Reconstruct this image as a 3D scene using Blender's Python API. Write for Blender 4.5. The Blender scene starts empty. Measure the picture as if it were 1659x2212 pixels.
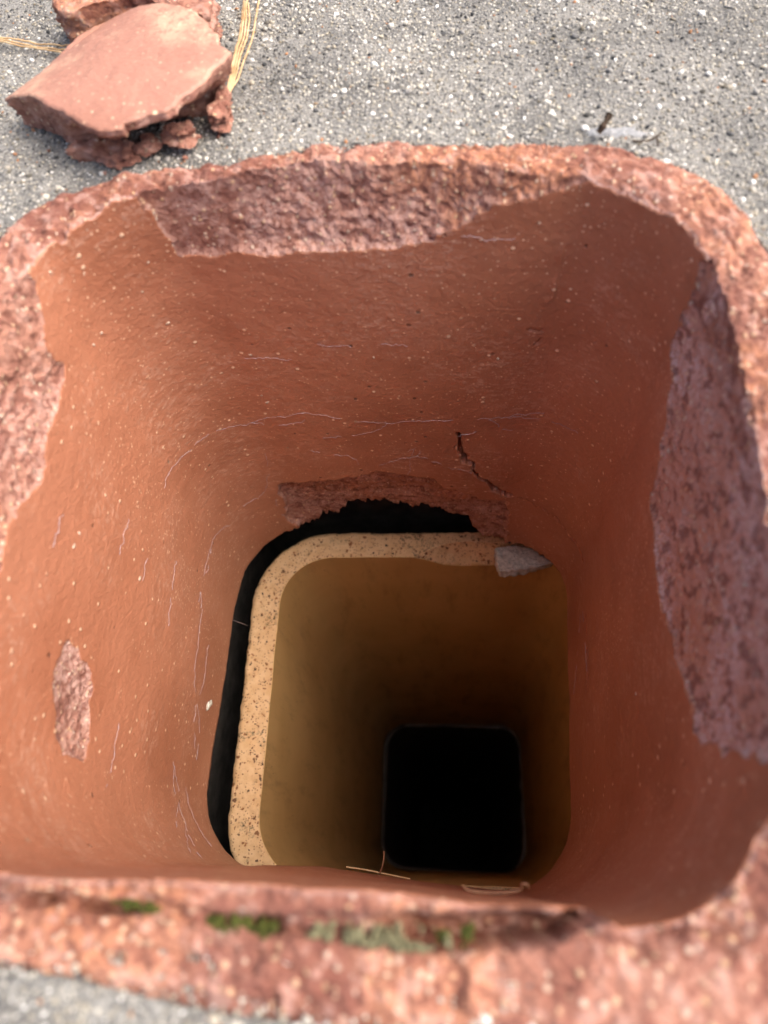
import bpy, math
import numpy as np
from mathutils import Matrix, Euler

sc = bpy.context.scene
COL = sc.collection

# ------------------------------------------------------------------ camera, sky, sun, exposure
cam_d = bpy.data.cameras.new('camera')
cam = bpy.data.objects.new('camera', cam_d)
COL.objects.link(cam)
cam.location = (0.0328, -0.1020, 0.1682)
cam.rotation_euler = (0.4658, 0.0696, 0.0679)
cam_d.sensor_fit = 'VERTICAL'
cam_d.sensor_height = 36.0
cam_d.lens = 36.0 * 1531.5 / 2212.0
cam_d.clip_start = 0.01
cam_d.clip_end = 2000.0
cam_d.dof.use_dof = True
cam_d.dof.focus_distance = 0.385
cam_d.dof.aperture_fstop = 7.6
sc.camera = cam

SUN_EL, SUN_AZ = math.radians(59), math.radians(80)      # azimuth measured from +y towards +x
w = bpy.data.worlds.new('World')
sc.world = w
w.use_nodes = True
wn, wl = w.node_tree.nodes, w.node_tree.links
sky = wn.new('ShaderNodeTexSky')
sky.sky_type = 'NISHITA'
sky.sun_disc = False
sky.sun_elevation = SUN_EL
sky.sun_rotation = SUN_AZ
sky.air_density = 0.6
sky.dust_density = 6.0
sky.ozone_density = 0.2
wl.new(sky.outputs[0], wn['Background'].inputs[0])
wn['Background'].inputs[1].default_value = 0.15

sun_d = bpy.data.lights.new('sun', 'SUN')
sun_d.energy = 1.5
sun_d.angle = math.radians(58)
sun_d.color = (1.0, 0.95, 0.88)
sun = bpy.data.objects.new('sun', sun_d)
COL.objects.link(sun)
sun.rotation_euler = Euler((math.radians(90) - SUN_EL, 0, math.pi - SUN_AZ), 'XYZ')
sun.location = (3, 2, 4)

sc.view_settings.view_transform = 'Standard'
sc.view_settings.look = 'None'
sc.view_settings.gamma = 1.0
sc.view_settings.use_curve_mapping = False
sc.view_settings.exposure = 1.10
sc.render.engine = 'CYCLES'
sc.cycles.use_denoising = True
sc.cycles.adaptive_threshold = 0.03
sc.cycles.max_bounces = 7
sc.cycles.diffuse_bounces = 5
sc.cycles.glossy_bounces = 2
sc.cycles.caustics_reflective = False
sc.cycles.caustics_refractive = False

# ------------------------------------------------------------------ noise helpers (numpy)
def _hash(ix, iy, iz, seed):
    h = (ix.astype(np.uint32) * np.uint32(374761393)) ^ (iy.astype(np.uint32) * np.uint32(668265263)) ^ \
        (iz.astype(np.uint32) * np.uint32(2147483647 - 58)) ^ np.uint32((seed * 974711 + 12345) & 0xffffffff)
    h = (h ^ (h >> np.uint32(13))) * np.uint32(1274126177)
    h = (h ^ (h >> np.uint32(15))) * np.uint32(2246822519)
    h ^= h >> np.uint32(16)
    return h.astype(np.float64) / 4294967295.0


def vnoise(x, y, z=None, seed=0):
    if z is None:
        z = np.zeros_like(x)
    fx, fy, fz = np.floor(x), np.floor(y), np.floor(z)
    ix, iy, iz = fx.astype(np.int64), fy.astype(np.int64), fz.astype(np.int64)
    u, v, q = x - fx, y - fy, z - fz
    u, v, q = u*u*(3-2*u), v*v*(3-2*v), q*q*(3-2*q)
    r = 0.0
    for dz in (0, 1):
        for dy in (0, 1):
            for dx in (0, 1):
                wgt = (u if dx else 1-u) * (v if dy else 1-v) * (q if dz else 1-q)
                r = r + wgt * _hash(ix+dx, iy+dy, iz+dz, seed)
    return r * 2 - 1


def fbm(x, y, z=None, octv=4, seed=0, gain=.5):
    r, a, f = 0.0, 1.0, 1.0
    for o in range(octv):
        r = r + a * vnoise(x*f, y*f, None if z is None else z*f, seed + o*17)
        a *= gain
        f *= 2.03
    return r


def sstep(a, b, x):
    t = np.clip((x - a) / (b - a), 0, 1)
    return t*t*(3-2*t)


def poly_sdf(px, py, poly):
    """signed distance, positive inside"""
    P = np.asarray(poly, float)
    d = np.full(px.shape, 1e9)
    ins = np.zeros(px.shape, bool)
    n = len(P)
    for i in range(n):
        a, b = P[i], P[(i+1) % n]
        e = b - a
        L2 = e @ e + 1e-18
        t = np.clip(((px-a[0])*e[0] + (py-a[1])*e[1]) / L2, 0, 1)
        d = np.minimum(d, (px-a[0]-t*e[0])**2 + (py-a[1]-t*e[1])**2)
        c = ((a[1] > py) != (b[1] > py)) & (px < (b[0]-a[0])*(py-a[1])/(b[1]-a[1]+1e-18) + a[0])
        ins ^= c
    d = np.sqrt(d)
    return np.where(ins, d, -d)


def line_dist(px, py, pts):
    P = np.asarray(pts, float)
    d = np.full(px.shape, 1e9)
    tt = np.zeros(px.shape)
    for i in range(len(P)-1):
        a, b = P[i], P[i+1]
        e = b - a
        t = np.clip(((px-a[0])*e[0] + (py-a[1])*e[1]) / (e @ e + 1e-18), 0, 1)
        q = np.sqrt((px-a[0]-t*e[0])**2 + (py-a[1]-t*e[1])**2)
        m = q < d
        d = np.where(m, q, d)
        tt = np.where(m, (i+t)/(len(P)-1), tt)
    return d, tt


# ------------------------------------------------------------------ object helpers
def mesh_obj(name, V, F, mat, parent=None, smooth=True, attrs=None):
    """V (n,3), F (m,k) one array of equal-sided faces or list of arrays"""
    me = bpy.data.meshes.new(name)
    Fs = F if isinstance(F, list) else [F]
    Fs = [np.asarray(a, np.int32) for a in Fs if len(a)]
    V = np.asarray(V, np.float32)
    me.vertices.add(len(V))
    me.vertices.foreach_set('co', V.ravel())
    loops = np.concatenate([a.ravel() for a in Fs])
    tot = np.concatenate([np.full(len(a), a.shape[1], np.int32) for a in Fs])
    start = np.concatenate([[0], np.cumsum(tot)[:-1]]).astype(np.int32)
    me.loops.add(len(loops))
    me.loops.foreach_set('vertex_index', loops)
    me.polygons.add(len(tot))
    me.polygons.foreach_set('loop_start', start)
    try:
        me.polygons.foreach_set('loop_total', tot)
    except Exception:
        pass
    me.polygons.foreach_set('use_smooth', np.full(len(tot), smooth))
    me.update(calc_edges=True)
    me.validate()
    if attrs and 'frac' in attrs:
        x, y, z = V.astype(np.float64).T
        for k, f, sd in (('a1', 20, 301), ('a2', 38, 302), ('a3', 48, 303), ('a4', 34, 304), ('a5', 340, 305)):
            attrs[k] = np.clip(.5 + .36*fbm(x*f, y*f, z*f, octv=4, seed=sd), 0, 1)
    for k, a in (attrs or {}).items():
        at = me.attributes.new(k, 'FLOAT', 'POINT')
        at.data.foreach_set('value', np.asarray(a, np.float32).ravel())
    me.materials.append(mat)
    o = bpy.data.objects.new(name, me)
    COL.objects.link(o)
    if parent is not None:
        o.parent = parent
    return o


def grid_faces(nu, nv, wrap_u=False, wrap_v=False, flip=False):
    iu = np.arange(nu if wrap_u else nu-1)
    iv = np.arange(nv if wrap_v else nv-1)
    U, Vv = np.meshgrid(iu, iv, indexing='ij')
    U2, V2 = (U+1) % nu, (Vv+1) % nv
    f = np.stack([U*nv+Vv, U2*nv+Vv, U2*nv+V2, U*nv+V2], -1).reshape(-1, 4)
    return f[:, ::-1] if flip else f


def tag(o, label, cat, group=None, kind=None):
    o['label'] = label
    o['category'] = cat
    if group:
        o['group'] = group
    if kind:
        o['kind'] = kind
    return o


def empty(name, loc=(0, 0, 0)):
    o = bpy.data.objects.new(name, None)
    o.empty_display_size = .05
    COL.objects.link(o)
    o.location = loc
    return o


# ------------------------------------------------------------------ node material helpers
class NT:
    def __init__(s, name):
        s.m = bpy.data.materials.new(name)
        s.m.use_nodes = True
        s.n, s.l = s.m.node_tree.nodes, s.m.node_tree.links
        s.b = s.n['Principled BSDF']
        s.co = s.n.new('ShaderNodeTexCoord').outputs['Object']

    def put(s, sock, v):
        if isinstance(v, bpy.types.NodeSocket):
            s.l.new(v, sock)
        else:
            sock.default_value = v

    def mapped(s, sc_, rot=(0, 0, 0)):
        m = s.n.new('ShaderNodeMapping')
        m.inputs['Scale'].default_value = sc_
        m.inputs['Rotation'].default_value = rot
        s.l.new(s.co, m.inputs[0])
        return m.outputs[0]

    def noise(s, scale, detail=4, rough=.55, vec=None, dist=0.0):
        t = s.n.new('ShaderNodeTexNoise')
        t.inputs['Scale'].default_value = scale
        t.inputs['Detail'].default_value = detail
        t.inputs['Roughness'].default_value = rough
        t.inputs['Distortion'].default_value = dist
        s.l.new(vec or s.co, t.inputs['Vector'])
        return t.outputs['Fac']

    def voro(s, scale, vec=None, feature='F1', rnd=1.0):
        t = s.n.new('ShaderNodeTexVoronoi')
        t.feature = feature
        t.inputs['Scale'].default_value = scale
        t.inputs['Randomness'].default_value = rnd
        s.l.new(vec or s.co, t.inputs['Vector'])
        return t

    def math(s, op, a, b=0.0, c=None, clamp=False):
        t = s.n.new('ShaderNodeMath')
        t.operation = op
        t.use_clamp = clamp
        s.put(t.inputs[0], a)
        s.put(t.inputs[1], b)
        if c is not None:
            s.put(t.inputs[2], c)
        return t.outputs[0]

    def ramp(s, v, lo, hi):
        t = s.n.new('ShaderNodeMapRange')
        t.interpolation_type = 'SMOOTHSTEP'
        s.put(t.inputs[0], v)
        s.put(t.inputs[1], lo)
        s.put(t.inputs[2], hi)
        return t.outputs[0]

    def mix(s, f, a, b):
        t = s.n.new('ShaderNodeMix')
        t.data_type = 'RGBA'
        s.put(t.inputs[0], f)
        s.put(t.inputs[6], a if isinstance(a, bpy.types.NodeSocket) else (*a, 1))
        s.put(t.inputs[7], b if isinstance(b, bpy.types.NodeSocket) else (*b, 1))
        return t.outputs[2]

    def attr(s, name):
        t = s.n.new('ShaderNodeAttribute')
        t.attribute_name = name
        return t.outputs['Fac']

    def sep(s, v):
        t = s.n.new('ShaderNodeSeparateColor')
        s.l.new(v, t.inputs[0])
        return t.outputs

    def bump(s, h, strength, dist):
        t = s.n.new('ShaderNodeBump')
        s.put(t.inputs['Strength'], strength)
        t.inputs['Distance'].default_value = dist
        s.put(t.inputs['Height'], h)
        s.l.new(t.outputs[0], s.b.inputs['Normal'])

    def out(s, col, rough, spec=.5):
        s.put(s.b.inputs['Base Color'], col)
        s.put(s.b.inputs['Roughness'], rough)
        s.b.inputs['Specular IOR Level'].default_value = spec
        return s.m


def clay_material(name, skin, skin2, dust, dust_amt, dthr=.98, frac1=(.265, .100, .066), frac2=(.38, .172, .115)):
    """fired clay: smooth extruded skin where attribute frac < 0, rough fracture where > 0 (mm);
    a1..a4 are broad blotch maps of the clay body (firing tone, dust, salts, orange core)"""
    t = NT(name)
    fine = t.noise(560, 4, .72)
    fr = t.attr('frac')
    mask = t.ramp(t.math('ADD', fr, t.math('MULTIPLY_ADD', fine, 1.0, -.5)), -.10, .12)
    a1, a2, a3, a4 = (t.attr('a%d' % i) for i in (1, 2, 3, 4))
    # skin
    c = t.mix(t.ramp(a1, .3, .7), skin, skin2)
    c = t.mix(t.math('MULTIPLY', t.ramp(fine, .50, .75), .40), c, tuple(v*.60 for v in skin))
    streak = t.noise(1, 3, .65, vec=t.mapped((190, 190, 480)))
    c = t.mix(t.math('MULTIPLY', t.math('MULTIPLY', t.ramp(a2, .38, .75), t.ramp(t.math('ADD', fine, streak), dthr, dthr + .24)), dust_amt), c, dust)
    v1 = t.voro(470)
    r1 = t.sep(v1.outputs['Color'])
    s1 = t.math('MULTIPLY', t.ramp(v1.outputs['Distance'], t.math('MULTIPLY_ADD', r1[2], .28, .12), .06), t.ramp(r1[0], .38, .70))
    v2 = t.voro(165)
    r2 = t.sep(v2.outputs['Color'])
    d2 = t.ramp(v2.outputs['Distance'], .19, .10)
    s2 = t.math('MULTIPLY', d2, t.ramp(r2[0], .76, .84))
    c = t.mix(t.math('MAXIMUM', t.math('MULTIPLY', s1, .85), s2), c, (.82, .55, .36))
    pit = t.math('MULTIPLY', d2, t.ramp(r2[1], .95, .97))
    c = t.mix(t.math('MULTIPLY', pit, .7), c, (.06, .026, .018))
    # fracture
    f = t.mix(t.ramp(t.math('ADD', t.math('MULTIPLY', fine, .6), t.math('MULTIPLY', a1, .4)), .36, .62), frac1, frac2)
    f = t.mix(t.math('MULTIPLY', t.attr('salt_light'), .45, clamp=True), f, (.66, .36, .265))  # salts pale the base; right spall paler still, standing in for sky light
    f = t.mix(t.math('MULTIPLY', t.ramp(a1, .52, .30), .55), f, (.19, .068, .046))
    f = t.mix(t.math('MULTIPLY', t.math('MULTIPLY', t.ramp(a4, .44, .70), t.ramp(fine, .35, .6)), .6), f, (.56, .235, .11))
    f = t.mix(t.math('MULTIPLY', t.math('MULTIPLY', t.math('MULTIPLY', t.ramp(a3, .36, .66), t.attr('salt_light')), t.ramp(fine, .40, .58)), .9, clamp=True), f, (.66, .435, .375))
    f = t.mix(t.math('MULTIPLY', t.ramp(fine, .43, .30), .62), f, (.15, .062, .048))  # low spots of the bump darkened: crevice shade painted into the fracture
    a5 = t.attr('a5')
    f = t.mix(t.math('MULTIPLY', t.ramp(a5, .46, .28), .68), f, (.20, .070, .048))
    f = t.mix(t.math('MULTIPLY', t.ramp(a5, .54, .78), .44), f, (.62, .39, .32))
    g = t.math('MULTIPLY', t.ramp(v1.outputs['Distance'], .44, .25), t.ramp(r1[0], .70, .80))
    f = t.mix(t.math('MULTIPLY', g, .75), f, t.mix(r1[1], (.70, .45, .25), (.72, .58, .46)))
    f = t.mix(t.math('MULTIPLY', s2, .30), f, (.66, .48, .34))
    lip = t.math('MULTIPLY', t.ramp(fr, 1.7, .2), t.ramp(fine, .36, .56))
    f = t.mix(t.math('MULTIPLY', lip, t.math('MULTIPLY_ADD', t.attr('lipw'), .45, .08)), f, (.66, .51, .48))
    col = t.mix(mask, c, f)
    hs = t.math('ADD', t.math('MULTIPLY', fine, 1.15), t.math('ADD', t.math('MULTIPLY', s2, .7), t.math('MULTIPLY', pit, -1.2)))
    h = t.math('ADD', hs, t.math('MULTIPLY', t.math('ADD', t.math('MULTIPLY', fine, 2.2), t.math('MULTIPLY', g, .8)), mask))
    t.bump(h, .8, .0006)
    rough = t.math('MULTIPLY_ADD', mask, .46, .43)
    return t.out(col, rough, .5)


def rough_material(name, c1, c2, scale=200, rough=.9, bump=.6, bd=.0006, speck=None, speck_scale=300):
    t = NT(name)
    n1 = t.noise(scale, 7, .7)
    c = t.mix(t.ramp(n1, .3, .7), c1, c2)
    h = n1
    if speck:
        v = t.voro(speck_scale)
        r = t.sep(v.outputs['Color'])
        s = t.math('MULTIPLY', t.ramp(v.outputs['Distance'], .38, .2), t.ramp(r[0], .6, .7))
        c = t.mix(t.math('MULTIPLY', s, .85), c, speck)
    t.bump(h, bump, bd)
    return t.out(c, rough, .3)


# ------------------------------------------------------------------ materials
M = {}
M['clay'] = clay_material('red_flue_clay', (.395, .155, .084), (.46, .192, .109), (.60, .345, .24), .62)
M['shard'] = clay_material('dusty_shard_clay', (.35, .160, .106), (.41, .195, .135), (.60, .36, .24), 1.0, .80,
                           (.31, .135, .09), (.40, .19, .13))

t = NT('buff_flue_clay')
rimm = t.attr('rim')
c = t.mix(t.ramp(t.noise(16, 4, .6), .3, .7), (.56, .345, .130), (.64, .41, .165))
c = t.mix(t.math('MULTIPLY', t.ramp(t.noise(1, 5, .7, vec=t.mapped((60, 60, 14))), .48, .75), .6), c, (.30, .17, .065))
v = t.voro(240)
r = t.sep(v.outputs['Color'])
c = t.mix(t.math('MULTIPLY', t.ramp(v.outputs['Distance'], .15, .08), t.ramp(r[0], .88, .92)), c, (.12, .06, .03))
e = t.mix(t.ramp(t.noise(130, 5, .65), .3, .7), (.60, .375, .185), (.68, .46, .255))
wn_ = t.n.new('ShaderNodeTexNoise')
wn_.inputs['Scale'].default_value = 260
wn_.inputs['Detail'].default_value = 3
t.l.new(t.co, wn_.inputs['Vector'])
vm_ = t.n.new('ShaderNodeVectorMath')
vm_.operation = 'MULTIPLY_ADD'
t.l.new(wn_.outputs['Color'], vm_.inputs[0])
vm_.inputs[1].default_value = (.005, .005, .005)
t.l.new(t.co, vm_.inputs[2])
v1 = t.voro(350, vec=vm_.outputs[0])
r1 = t.sep(v1.outputs['Color'])
d1 = t.math('MULTIPLY', t.ramp(t.math('ADD', v1.outputs['Distance'], t.math('MULTIPLY_ADD', r1[2], .34, -.17)), .40, .24), t.ramp(r1[0], .52, .60))
e = t.mix(d1, e, t.mix(r1[1], (.30, .12, .045), (.07, .05, .035)))
v2 = t.voro(640)
r2 = t.sep(v2.outputs['Color'])
d2 = t.math('MULTIPLY', t.ramp(v2.outputs['Distance'], .40, .22), t.ramp(r2[0], .48, .58))
e = t.mix(t.math('MULTIPLY', d2, .8), e, (.24, .12, .055))
alg = t.math('MULTIPLY', t.ramp(t.noise(55, 4, .6), .54, .66), t.ramp(t.noise(500, 5, .7), .48, .6))
e = t.mix(t.math('MULTIPLY', alg, .85), e, (.085, .080, .045))
col = t.mix(rimm, c, e)
t.bump(t.math('ADD', t.math('MULTIPLY', t.noise(500, 6, .7), t.math('MULTIPLY_ADD', rimm, 1.2, .15)), t.math('MULTIPLY', d1, t.math('MULTIPLY', rimm, -.7))), .7, .0006)
M['buff'] = t.out(col, t.math('MULTIPLY_ADD', rimm, .3, .5), .35)

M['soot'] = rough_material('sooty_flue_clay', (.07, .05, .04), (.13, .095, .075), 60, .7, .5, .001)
M['joint'] = rough_material('pale_joint_mortar', (.30, .28, .27), (.45, .42, .41), 260)
M['mortar'] = rough_material('grey_mortar', (.50, .47, .39), (.78, .74, .63), 420, .95, 1.0, .0012, (.52, .49, .43), 700)
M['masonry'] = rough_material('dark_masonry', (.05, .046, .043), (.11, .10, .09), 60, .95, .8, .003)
M['smear'] = rough_material('pale_mortar_smear', (.24, .245, .25), (.34, .345, .345), 500, .95, .8, .0006)

t = NT('crown_cement')
fine = t.noise(620, 4, .72)
dark = t.ramp(t.noise(22, 3, .6), .42, .62)
c = t.mix(t.ramp(fine, .3, .7), (.13, .127, .118), (.34, .33, .30))
c = t.mix(t.math('MULTIPLY', dark, .55), c, t.mix(t.ramp(fine, .35, .65), (.035, .035, .034), (.15, .148, .14)))
v = t.voro(620)
r = t.sep(v.outputs['Color'])
g = t.math('MULTIPLY', t.ramp(v.outputs['Distance'], .55, .3), t.ramp(r[0], .45, .6))
c = t.mix(t.math('MULTIPLY', g, .7), c, t.mix(r[1], (.18, .175, .16), (.42, .39, .33)))
t.bump(t.math('ADD', t.math('MULTIPLY', fine, 1.6), g), .9, .0008)
M['crown'] = t.out(c, .92, .3)

t = NT('aggregate_stone')
tone = t.attr('tone')
hue = t.attr('hue')
cr = t.n.new('ShaderNodeValToRGB')
els = cr.color_ramp.elements
els[0].position, els[0].color = 0.0, (.030, .031, .032, 1)
els[1].position, els[1].color = 1.0, (.82, .80, .74, 1)
for p_, c_ in ((.16, (.085, .085, .084)), (.36, (.21, .205, .195)), (.58, (.36, .345, .31)), (.80, (.54, .505, .42))):
    el = els.new(p_)
    el.color = (*c_, 1)
t.l.new(tone, cr.inputs[0])
c = t.mix(t.math('MULTIPLY', t.ramp(hue, .60, .95), .45), cr.outputs[0], (.50, .42, .27))
c = t.mix(t.ramp(hue, .982, .986), c, (.42, .20, .09))
c = t.mix(t.math('MULTIPLY', t.ramp(t.noise(1500, 1, .6), .45, .7), .4), c, (.10, .10, .098))
M['grain'] = t.out(c, .75, .4)

t = NT('dry_pine_needle')
c = t.mix(t.ramp(t.noise(160, 3, .6), .35, .65), (.47, .29, .13), (.64, .45, .25))
M['needle'] = t.out(c, .5, .4)
M['brown_leaf'] = rough_material('dry_brown_leaf', (.20, .09, .05), (.34, .17, .09), 400, .6)
M['twig'] = rough_material('dark_twig', (.035, .022, .014), (.09, .06, .04), 500, .9)
M['moss_green'] = rough_material('moss_green', (.035, .045, .008), (.10, .105, .018), 700, .95)
M['moss_grey'] = rough_material('lichen_grey_green', (.12, .115, .06), (.26, .24, .14), 700, .95)
t = NT('cobweb_silk')
M['web'] = t.out((.50, .40, .42, 1), .6, .4)
M['chip'] = rough_material('pale_grog_chip', (.46, .31, .21), (.66, .54, .43), 700, .85)
M['ground'] = rough_material('lawn_ground', (.035, .06, .015), (.09, .12, .04), .8, .95, .3, .05)
M['brick'] = rough_material('chimney_brick_face', (.20, .075, .05), (.32, .13, .085), 40, .9, .6, .002)

# ------------------------------------------------------------------ the flue's plan: rounded square, s runs from mid near side anticlockwise
HX, HY, RC, DEPTH = .11, .1088, .04186, .2877


def plan(hx, hy, rc):
    sx, sy, q = 2*(hx-rc), 2*(hy-rc), rc*math.pi/2
    per = 2*sx + 2*sy + 4*q
    segs = [('l', sx/2, (0, -hy), (1, 0)), ('a', q, (hx-rc, -hy+rc), -math.pi/2), ('l', sy, (hx, -hy+rc), (0, 1)),
            ('a', q, (hx-rc, hy-rc), 0), ('l', sx, (hx-rc, hy), (-1, 0)), ('a', q, (-hx+rc, hy-rc), math.pi/2),
            ('l', sy, (-hx, hy-rc), (0, -1)), ('a', q, (-hx+rc, -hy+rc), math.pi), ('l', sx/2+1e-6, (-hx+rc, -hy), (1, 0))]

    def fn(s):
        s = np.mod(np.asarray(s, float), per)
        P = np.zeros(s.shape + (2,))
        N = np.zeros(s.shape + (2,))
        a = 0.0
        for k, l, c0, d in segs:
            m = (s >= a) & (s <= a+l+1e-9)
            u = s[m] - a
            if k == 'l':
                P[m] = np.stack([c0[0]+d[0]*u, c0[1]+d[1]*u], -1)
                N[m] = (d[1], -d[0])
            else:
                th = d + u/rc
                N[m] = np.stack([np.cos(th), np.sin(th)], -1)
                P[m] = np.stack([c0[0]+rc*np.cos(th), c0[1]+rc*np.sin(th)], -1)
            a += l
        return P, N
    return fn, per


PLAN, PER = plan(HX, HY, RC)


def plan_sdf(x, y, hx=HX, hy=HY, rc=RC):
    ax, ay = np.abs(x)-(hx-rc), np.abs(y)-(hy-rc)
    return np.hypot(np.maximum(ax, 0), np.maximum(ay, 0)) + np.minimum(np.maximum(ax, ay), 0) - rc


def pinterp(s, tab, per=PER):
    tab = np.array(sorted(tab))
    xs = np.concatenate([tab[:, 0]-per, tab[:, 0], tab[:, 0]+per])
    ys = np.tile(tab[:, 1], 3)
    return np.interp(s, xs, ys)


def T_outer(s):
    return pinterp(s, [[0.0109, .0262], [.05, .0262], [.12, .0245], [.2, .0235], [0.2807, 0.0238], [0.2907, 0.0249], [0.3042, 0.0262], [0.3141, 0.0247], [0.3243, 0.0233],
                       [0.3352, 0.0239], [0.3598, 0.0246], [0.3765, 0.0254], [0.3969, 0.0275], [0.4191, 0.0266], [0.4326, 0.0236], [0.4424, 0.0188],
                       [0.4606, 0.0140], [0.48, 0.0125], [0.4958, 0.0150], [0.5073, 0.0201], [0.5196, 0.0240], [.56, .0235], [.68, .0235], [.72, .0225],
                       [0.7441, 0.0205], [0.7648, 0.0218], [0.7854, 0.0245]])


# ------------------------------------------------------------------ setting
gv = np.array([(-600, -600, -7), (600, -600, -7), (600, 600, -7), (-600, 600, -7)], float)
gnd = mesh_obj('ground', gv, np.array([[0, 1, 2, 3]]), M['ground'])
gnd['kind'] = 'structure'

chim = empty('chimney', (0, 0, -7))
tag(chim, 'grey cement chimney crown of coarse exposed aggregate around the red flue', 'chimney')


def child(o, par):
    o.parent = par
    o.matrix_parent_inverse = par.matrix_world.inverted() if par.matrix_world else Matrix()
    o.matrix_parent_inverse = Matrix.Translation(-par.location)
    return o


def crown_z(x, y):
    d = plan_sdf(x, y)
    z = -.0058 - .030*np.maximum(0, d-.05) + .0030*(1-sstep(.018, .055, d))
    z = z + .0011*fbm(x*38, y*38, octv=3, seed=4) + .0004*fbm(x*240, y*240, octv=3, seed=9)
    near = sstep(-.10, -.125, y)
    return z - .0012*near


dd = np.concatenate([np.linspace(0, .19, 200), np.linspace(.195, .35, 34)])
ss = np.linspace(0, PER, 760, endpoint=False)
P, N = PLAN(ss)
hole = T_outer(ss) - .0022
X = P[:, None, :] + N[:, None, :]*(hole[:, None, None] + dd[None, :, None])
Zc = crown_z(X[..., 0], X[..., 1])
top = np.concatenate([X, Zc[..., None]], -1)
edge = top[:, -1:, :].copy()
edge[..., 2] = -.075
under = np.concatenate([P + N*hole[:, None], np.full((len(ss), 1), -.075)], -1)[:, None, :]
Vc = np.concatenate([top, edge, under], 1)
crown = mesh_obj('crown', Vc.reshape(-1, 3), grid_faces(len(ss), Vc.shape[1], wrap_u=True, wrap_v=True, flip=True), M['crown'])
child(crown, chim)

# exposed aggregate: real stones half sunk in the cement (too many to pick apart)
rng = np.random.default_rng(7)


def ico():
    g = (1+5**.5)/2
    v = np.array([(-1, g, 0), (1, g, 0), (-1, -g, 0), (1, -g, 0), (0, -1, g), (0, 1, g), (0, -1, -g), (0, 1, -g), (g, 0, -1), (g, 0, 1), (-g, 0, -1), (-g, 0, 1)], float)
    f = np.array([(0, 11, 5), (0, 5, 1), (0, 1, 7), (0, 7, 10), (0, 10, 11), (1, 5, 9), (5, 11, 4), (11, 10, 2), (10, 7, 6), (7, 1, 8), (3, 9, 4), (3, 4, 2), (3, 2, 6), (3, 6, 8), (3, 8, 9), (4, 9, 5), (2, 4, 11), (6, 2, 10), (8, 6, 7), (9, 8, 1)])
    return v/np.linalg.norm(v[0]), f


def rot_many(n, r):
    q = r.normal(size=(n, 4))
    q /= np.linalg.norm(q, axis=1)[:, None]
    a, b, c_, d_ = q.T
    return np.stack([np.stack([1-2*(c_*c_+d_*d_), 2*(b*c_-a*d_), 2*(b*d_+a*c_)], -1), np.stack([2*(b*c_+a*d_), 1-2*(b*b+d_*d_), 2*(c_*d_-a*b)], -1),
                     np.stack([2*(b*d_-a*c_), 2*(c_*d_+a*b), 1-2*(b*b+c_*c_)], -1)], 1)


def stones(name, C, R, r, mat, squash=.7, seed=1, attrs=True, jit=.22):
    r_ = np.random.default_rng(seed)
    iv, f = ico()
    n = len(C)
    vv = iv[None]*(1+jit*r_.normal(size=(n, 12, 1)))
    vv = vv*(np.stack([1+.35*r_.random(n), np.ones(n), .65+.3*r_.random(n)], -1))[:, None, :]
    vv = np.einsum('nij,nkj->nki', rot_many(n, r_), vv)
    vv[..., 2] *= squash
    V = C[:, None, :] + vv*R[:, None, None]
    F = (f[None] + (np.arange(n)*12)[:, None, None]).reshape(-1, 3)
    at = None
    if attrs:
        at = {'tone': np.repeat(r[0], 12), 'hue': np.repeat(r[1], 12)}
    return mesh_obj(name, V.reshape(-1, 3), F, mat, smooth=True, attrs=at)


def jitter_grid(x0, x1, y0, y1, step):
    gx, gy = np.meshgrid(np.arange(x0, x1, step), np.arange(y0, y1, step))
    n = gx.size
    return gx.ravel() + rng.uniform(-.62, .62, n)*step, gy.ravel() + rng.uniform(-.62, .62, n)*step


gx, gy = jitter_grid(-.26, .24, .02, .33, .00142)
hx_, hy_ = jitter_grid(-.12, .11, -.22, -.11, .00150)
gx, gy = np.concatenate([gx, hx_]), np.concatenate([gy, hy_])
dd_ = plan_sdf(gx, gy)
# keep what can be seen round the flue, thin out with distance
ang_keep = (dd_ > .012) & ((gy > .06) | (gy < -.10))
patch = fbm(gx*30, gy*30, octv=3, seed=21)
keep = ang_keep & (rng.random(len(gx)) < np.clip(.86 + .35*patch, .3, 1.0)*(1-sstep(.13, .20, dd_))*np.where(gy < 0, sstep(.125, .095, np.abs(gx)), 1)*np.where(gy > 0, sstep(.055, .085, gy), 1))
gx, gy, dd_, patch = gx[keep], gy[keep], dd_[keep], patch[keep]
n = len(gx)
R_ = np.clip(.00043*np.exp(rng.normal(0, .38, n)), .00025, .0012)
big = rng.random(n) < .006
R_ = np.where(big, rng.uniform(.0010, .0015, n), R_)
zc = crown_z(gx, gy)
tone_ = np.clip(.48 + .29*rng.normal(size=n) + .30*fbm(gx*20, gy*20, octv=4, seed=33)*sstep(.03, .09, dd_) + np.where(big, .16, 0) + .10*(1-sstep(.02, .07, dd_)), 0, 1)
grains = stones('aggregate', np.stack([gx, gy, zc + R_*rng.uniform(-.10, .42, n)], -1), R_, (tone_, rng.random(n)), M['grain'], seed=5)
grains['kind'] = 'stuff'
child(grains, chim)
N_GRAIN = n

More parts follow.
